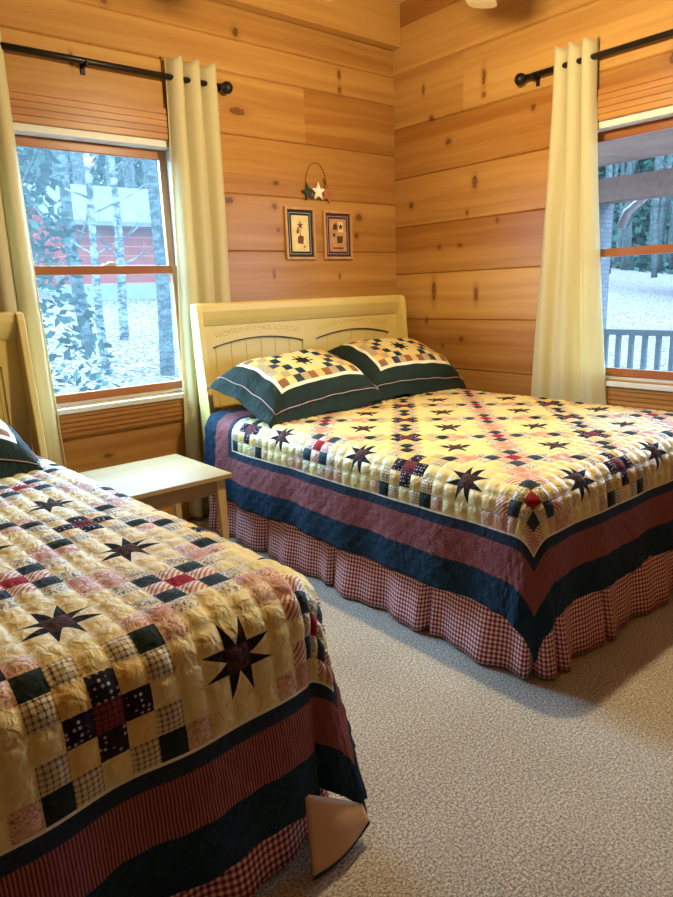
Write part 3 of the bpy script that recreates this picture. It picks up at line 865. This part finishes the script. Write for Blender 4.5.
picture('right framed print, plum mat around a tan sampler drawing', -0.690, -0.440, 1.562, 1.875, 1, 0.0)
orn = thing('star_ornament', 'trio of small stars on a wire loop, hung above the prints', 'wall ornament', (-0.735, 0, 1.985))
for nm, dx, dz, c, rr, y in (('green_star', -0.075, -0.005, (0.03, 0.05, 0.03), 0.060, -0.012), ('white_star', 0.0, 0.0, (0.85, 0.80, 0.62), 0.062, -0.024), ('rust_star', 0.08, -0.01, (0.42, 0.13, 0.04), 0.062, -0.012)):
    mb = MB(); mb.prism(star_pts(dx, dz, rr, 0.15*dx*20), 1, y-0.010, y)
    o = mb.build(nm, plain(nm+'_paint', c, 0.6), orn, bevel=0.002)
mb = MB(); mb.tube([(0.085*cos(a)*1.0-0.0, -0.010, 0.05+0.13*sin(a)) for a in [k*pi/20 for k in range(21)]], 0.0022, 6)
mb.tube([(-0.085, -0.010, 0.05), (-0.08, -0.012, 0.0)], 0.002, 6); mb.tube([(0.085, -0.010, 0.05), (0.06, -0.012, 0.09), (0.075, -0.014, 0.0)], 0.002, 6)
mb.build('wire_hanger', plain('rusty_wire', (0.25, 0.10, 0.04), 0.6), orn, smooth=True)

# ------------------------------------------------------------------ ceiling fan with lamp
FANX, FANY, FANZ = -1.45, -1.77, 2.59
M_white = plain('off_white_enamel', (0.78, 0.72, 0.58), 0.4, var=0.03)
M_blade = plain('pale_maple_blade', (0.34, 0.24, 0.13), 0.4, var=0.08)
fan = thing('ceiling_fan', 'pale ceiling fan with a lit bowl lamp, blade tip at top edge', 'ceiling fan', (FANX, FANY, FANZ))
mb = MB(); mb.lathe([(0.0001, 0.12), (0.05, 0.12), (0.11, 0.09), (0.125, 0.03), (0.11, -0.03), (0.06, -0.06), (0.0001, -0.06)], (0, 0, 0), 28); mb.build('motor', M_white, fan, smooth=True)
mb = MB(); mb.tube([(0, 0, 0.11), (0, 0, ZC-FANZ-0.06)], 0.014, 12); mb.build('downrod', M_white, fan, smooth=True)
mb = MB(); mb.lathe([(0.0001, -0.08), (0.03, -0.08), (0.07, -0.02), (0.075, 0.0)], (0, 0, ZC-FANZ), 24); mb.build('canopy', M_white, fan, smooth=True)
for k in range(5):
    a = math.radians(29)+k*2*pi/5
    T = Matrix.Rotation(a, 4, 'Z') @ Matrix.Rotation(math.radians(10), 4, 'X')
    mb = MB(); n = 14
    out = [(0.16, 0.05), (0.30, 0.062), (0.55, 0.07), (0.645, 0.066), (0.672, 0.045), (0.68, 0.0)]
    full = out + [(x, -y) for x, y in out[-2::-1]]
    o0 = len(mb.v); N_ = len(full)
    for z in (0.0, 0.008):
        for x, y in full: mb.v.append(T @ Vector((x, y, z)))
    mb.face([o0+i for i in range(N_)]); mb.face([o0+N_+i for i in range(N_)])
    for i in range(N_): mb.face([o0+i, o0+(i+1) % N_, o0+N_+(i+1) % N_, o0+N_+i])
    bl = mb.build('blade', M_blade, fan)
    mb = MB(); mb.box((0.09, -0.02, -0.008), (0.24, 0.02, -0.001), 0, T); mb.build('blade_bracket', M_white, bl)
te = NT('lit_frosted_bowl', 0.5); te.col((0.9, 0.8, 0.6)); te.p.inputs['Emission Color'].default_value = (1, 0.78, 0.45, 1); te.p.inputs['Emission Strength'].default_value = 4.0
mb = MB(); mb.lathe([(0.10, -0.065), (0.105, -0.08), (0.09, -0.11), (0.05, -0.13), (0.0001, -0.137)], (0, 0, 0), 28); mb.build('lamp_bowl', te.m, fan, smooth=True)
ll = bpy.data.lights.new('fan_lamp', 'POINT'); ll.energy = LAMP_POWER; ll.color = LAMP_COLOR; ll.shadow_soft_size = 0.05
lo_ = bpy.data.objects.new('fan_lamp', ll); COL.objects.link(lo_); lo_.location = (FANX, FANY, FANZ-0.155)

# ------------------------------------------------------------------ outside: ground, shed, trees
t = NT('leaf_litter', 0.9, 0.0)
v = t.coord(); n1 = t.noise(v, 9, 4, 0.8); n2 = t.vor(v, 14)
f = t.math('ADD', t.math('MULTIPLY', n1, 0.8), t.math('MULTIPLY', n2, 0.35))
t.col(t.ramp(f, [(0.38, (0.010, 0.006, 0.006)), (0.52, (0.036, 0.024, 0.021)), (0.68, (0.085, 0.066, 0.062))])); t.bump(f, 0.8, 0.0)
def ground_z(x, y):
    dA = max(0, y-1.0)
    return -0.55 + 0.135*dA*min(1, dA/6) + 0.10*noise.noise(Vector((x*0.15, y*0.15, 0)))
mb = MB()
mb.grid(lambda u, v_: (-45+u*100, 0.3+v_*60, ground_z(-45+u*100, 0.3+v_*60)), 70, 50)
b0 = len(mb.v); mb.grid(lambda u, v_: (0.3+u*55, -40+v_*40.3, -0.55+max(0, u*55-3)*0.10+0.10*noise.noise(Vector(((0.3+u*55)*0.15, (-40+v_*40.3)*0.15, 0)))*min(1, u*10)), 50, 40)
struct(mb.build('ground', t.m, smooth=True), 'leaf covered ground outside the windows')
def px_dir(px, py):
    return R @ Vector((px-336.5, -(py-448.5), -662.6))
def at_y(px, py, Y):
    d = px_dir(px, py); k = (Y-CAM.y)/d.y; return CAM+d*k
def at_x(px, py, X):
    d = px_dir(px, py); k = (X-CAM.x)/d.x; return CAM+d*k
# red shed
M_red = NT('red_siding', 0.8, 0.0)
v = M_red.coord(); zz = M_red.sep(v)[2]
fr = M_red.math('FRACT', M_red.math('MULTIPLY', zz, 4.0))
M_red.col(M_red.mix(M_red.math('LESS_THAN', fr, 0.12), M_red.ramp(M_red.noise(v, 3, 3), [(0.3, (0.06, 0.010, 0.007)), (0.7, (0.085, 0.016, 0.011))]), (0.12, 0.03, 0.025)))
M_red = M_red.m
M_roof = plain('weathered_roof', (0.04, 0.036, 0.035), 0.8, 0.0, nscale=3)
M_gw = plain('shed_concrete', (0.055, 0.055, 0.055), 0.9, 0.0, nscale=2)
YS = 15.0
p0 = at_y(72, 285, YS); p1 = at_y(175, 285, YS); pe = at_y(72, 215, YS)
sh = thing('shed', 'red plank shed with pale grey roof seen through the back window', 'shed', (p0.x, YS, p0.z))
wS = p1.x-p0.x; hS = pe.z-p0.z
mb = MB(); mb.box((0, 0, 0), (wS, 4.0, hS)); mb.prism([(0, hS), (4, hS), (2, hS+0.9)], 0, 0.0, wS); mb.build('wall', M_red, sh)
mb = MB(); mb.prism([(-0.6, hS-0.30), (2.0, hS+0.98), (4.6, hS-0.30), (4.6, hS-0.18), (2.0, hS+1.10), (-0.6, hS-0.18)], 0, -0.6, wS+0.6); mb.build('roof', M_roof, sh)
mb = MB(); mb.box((-0.05, -0.05, -2.5), (wS+0.05, 4.05, 0)); mb.build('foundation', M_gw, sh)
# trees
def bark(name, a, b):
    t = NT(name, 0.9, 0.0); v = t.coord()
    t.col(t.ramp(t.noise(t.scale(v, (1, 1, 2.5)), 5, 4, 0.7), [(0.42, a), (0.62, b)])); return t.m
M_bark = bark('grey_bark', (0.012, 0.013, 0.012), (0.036, 0.038, 0.036)); M_birch = bark('birch_bark', (0.015, 0.015, 0.015), (0.08, 0.08, 0.075))
M_leaf = plain('evergreen_needles', (0.012, 0.024, 0.018), 0.8, 0.0, var=0.4, nscale=4)
def tree(name, label, loc, h, r, mat, nb_=14, seed=0, group=None, leaves=False, cr=1.0, ls=1.0):
    rnd = random.Random(seed)
    root = thing(name, label, 'tree', loc, group)
    lean = rnd.uniform(-0.03, 0.03); mb = MB()
    def c(z): return Vector((lean*z+0.06*sin(z*0.9+seed), 0.05*sin(z*0.7+seed*2), z-0.3))
    mb.tube([c(h*k/12) for k in range(13)], [r*(1-0.75*k/12) for k in range(13)], 8); mb.build('trunk', mat, root, smooth=True)
    mb = MB()
    for k in range(nb_):
        z = h*rnd.uniform(0.22, 0.95); a = rnd.uniform(0, 2*pi); L = rnd.uniform(0.5, 1.6)*(1.2-z/h)*1.2
        p = c(z); pts = [p]; d = Vector((cos(a), sin(a), rnd.uniform(0.4, 1.1)))
        for q in range(4):
            d += Vector((rnd.uniform(-.3, .3), rnd.uniform(-.3, .3), rnd.uniform(-.1, .25))); pts.append(pts[-1]+d.normalized()*L/4)
            if q > 0:
                e = d + Vector((rnd.uniform(-1, 1), rnd.uniform(-1, 1), rnd.uniform(-.2, .8)))
                mb.tube([pts[-1], pts[-1]+e.normalized()*L*0.35], [r*0.09, r*0.03], 4)
        mb.tube(pts, [r*0.25, r*0.2, r*0.14, r*0.1, r*0.04], 5)
    mb.build('branches', mat, root)
    if leaves:
        mb = MB()
        for k in range(2600):
            z = h*rnd.uniform(0.04, 0.98); rr = cr*(1.05-z/h)*sqrt(rnd.random())+0.05; a = rnd.uniform(0, 2*pi)
            p = c(z)+Vector((rr*cos(a), rr*sin(a), 0)); s = rnd.uniform(0.04, 0.10)*ls
            q = Vector((rnd.uniform(-1, 1), rnd.uniform(-1, 1), rnd.uniform(-.6, .6))).normalized()*s; w = q.cross(Vector((rnd.random(), rnd.random(), rnd.random()))).normalized()*s*0.5
            o0 = len(mb.v); mb.v += [p-q, p+w, p+q, p-w]; mb.face([o0, o0+1, o0+2, o0+3])
        mb.build('foliage', M_leaf, root)
    return root
def gz(p): return ground_z(p.x, p.y)
specs = [(84, 8.5, 'grey trunk standing left of centre before the red shed', 8, 0.13, M_bark, 'bare_tree'),
         (103, 7.0, 'thin pale birch trunk in the middle of the back window', 7, 0.075, M_birch, 'birch_tree'),
         (122, 9.0, 'forked pale birch trunk right of centre before the red shed', 7.5, 0.10, M_birch, 'birch_tree'),
         (160, 6.5, 'grey trunk at the right edge of the back window', 8, 0.13, M_bark, 'bare_tree')]
for i, (px, Y, lab, h, r_, m, nm) in enumerate(specs):
    p = at_y(px, 300, Y); tree(nm, lab, (p.x, p.y, gz(p)), h, r_, m, 16, i+3)
p = at_y(40, 300, 4.6); tree('evergreen_tree', 'leafy evergreen filling the left edge of the back window', (p.x-0.12, p.y, gz(p)), 6.5, 0.14, M_bark, 12, 9, leaves=True)
taken = []
def free(p, d):
    if any(hypot(p.x-q[0], p.y-q[1]) < d for q in taken): return False
    taken.append((p.x, p.y)); return True
for k in range(500):
    if len(taken) >= 70: break
    Y = random.uniform(21, 46); p = at_y(random.uniform(0, 200), 250, Y)
    if not free(p, 2.3): continue
    tree('forest_tree', 'bare tree in the woods behind the red shed', (p.x, p.y, gz(p)), random.uniform(10, 15), random.uniform(.12, .24), M_bark, 16, 40+k, 'bare trees behind the shed')
# ------------------------------------------------------------------ porch outside the right window
M_porchw = plain('porch_planks', (0.30, 0.20, 0.17), 0.7, 0.0, nscale=4); M_brick = None
tb = NT('pale_stone_blocks', 0.85, 0.0); v = tb.coord()
br = tb.new('ShaderNodeTexBrick'); tb.put(br.inputs['Vector'], tb.scale(tb.comb(tb.math('ADD', tb.sep(v)[0], tb.sep(v)[1]), tb.sep(v)[2], 0), (1, 1, 1)))
br.inputs['Color1'].default_value = (0.055, 0.048, 0.052, 1); br.inputs['Color2'].default_value = (0.08, 0.07, 0.075, 1); br.inputs['Mortar'].default_value = (0.035, 0.034, 0.036, 1)
br.inputs['Scale'].default_value = 6; tb.col(br.outputs[0])
M_stone = tb.m
M_rail = plain('blue_grey_rail', (0.05, 0.052, 0.055), 0.6, 0.0); M_metal = plain('brown_gutter', (0.14, 0.10, 0.10), 0.5)
mb = MB()
for i in range(20): mb.box((0.18, -6.5+i*0.40, 2.40), (2.6, -6.5+i*0.40+0.392, 2.43))
struct(mb.build('porch_ceiling', M_porchw), 'planked porch ceiling outside the right window')
mb = MB(); mb.box((2.35, -6.5, 2.05), (2.55, 1.6, 2.25)); struct(mb.build('porch_beam', plain('porch_beam_wood', (0.20, 0.12, 0.10), 0.7, 0.0)), 'beam along the porch edge')
mb = MB(); mb.box((0.17, -6.5, -0.12), (2.6, 1.6, -0.02)); struct(mb.build('porch_deck', M_porchw), 'porch deck')
pp = at_x(601, 250, 2.45)
mb = MB(); mb.box((2.27, pp.y-0.02, -0.02), (2.60, pp.y+0.32, 2.05)); tag(mb.build('porch_pillar', M_stone, bevel=0.01), 'pale block pillar at the left edge of the right window', 'pillar')
rl = thing('porch_railing', 'blue grey railing outside the right window', 'railing', (2.45, -2.0, 0))
mb = MB(); mb.box((-0.05, -4.5, 0.86), (0.05, pp.y+1.98, 0.91)); mb.build('top_rail', M_rail, rl)
mb = MB(); mb.box((-0.025, -4.5, 0.10), (0.025, pp.y+1.98, 0.15)); mb.build('bottom_rail', M_rail, rl)
y = pp.y+1.9
while y > -2.2:
    mb = MB(); mb.box((-0.02, y-0.02, 0.15), (0.02, y+0.02, 0.86)); mb.build('baluster', M_rail, rl); y -= 0.125
ga, gb, gc, gd = at_x(620, 228, 2.75), at_x(627, 212, 2.75), at_x(642, 200, 2.75), at_x(650, 190, 2.75)
mb = MB(); mb.tube([ga, gb, gc, gd], 0.04, 8); tag(mb.build('downspout', M_metal, smooth=True), 'dark curved gutter downspout beyond the porch beam', 'downspout')
mb = MB(); 
p = at_x(662, 240, 26); 
hs = thing('house', 'pale neighbouring house with a bright window, beyond the porch', 'house', (26, p.y, 1.6))
mb.box((0, -6, -0.6), (6, -0.6, 3.2)); mb.build('wall', plain('pale_siding', (0.085, 0.085, 0.09), 0.8, 0.0), hs)
mb = MB(); mb.prism([(-.5, 3.1), (3, 4.4), (6.5, 3.1)], 1, -6.4, -0.3); mb.build('roof', plain('slate_roof', (0.05, 0.05, 0.06), 0.8, 0.0), hs)
for k in range(3):
    mb = MB(); mb.box((-0.05, -5.4+k*1.6, 1.2), (0, -4.5+k*1.6, 2.4)); mb.build('window', plain('bright_pane', (0.16, 0.17, 0.18), 0.2), hs)
taken = []
for k in range(120):
    if len(taken) >= 18: break
    X = random.uniform(26, 39); p = at_x(random.uniform(600, 700), 250, X)
    if not free(p, 2.2): continue
    tree('forest_tree', 'bare tree in the woods beyond the porch', (p.x, p.y, -0.55+(p.x-3.3)*0.10), random.uniform(9, 14), random.uniform(.12, .24), M_bark, 14, 140+k, 'bare trees beyond the porch')


def woodland(label, spots, seed):
    rnd = random.Random(seed); mb = MB()
    for (x, y, z) in spots:
        h = 17
        mb.tube([(x, y, z-1), (x, y, z+h*0.9)], [0.3, 0.05], 6, m=1)
        for k in range(1700):
            q = rnd.uniform(0.0, 0.98); rr = 3.8*(1.05-q)*sqrt(rnd.random()); a = rnd.uniform(0, 2*pi)
            p = Vector((x+rr*cos(a), y+rr*sin(a), z-2.2+h*q)); s_ = rnd.uniform(0.2, 0.45)
            d = Vector((rnd.uniform(-1, 1), rnd.uniform(-1, 1), rnd.uniform(-.6, .6))).normalized()*s_; w = d.cross(Vector((rnd.random(), rnd.random(), rnd.random()))).normalized()*s_*0.6
            o0 = len(mb.v); mb.v += [p-d, p+w, p+d, p-w]; mb.face([o0, o0+1, o0+2, o0+3])
    return tag(mb.build('woodland', [M_leaf, M_bark], normals=False), label, 'woodland', kind='stuff')
sa = []
for k in range(15): p = at_y(-10+k*16, 250, 53+2*(k % 3)); sa.append((p.x, p.y, gz(p)))
woodland('dark evergreen woodland far behind the red shed', sa, 5)
sb = []
for k in range(9): p = at_x(588+k*13, 250, 47+2*(k % 3)); sb.append((p.x, p.y, -0.55+(p.x-3.3)*0.10))
woodland('dark evergreen woodland far beyond the porch railing', sb, 6)
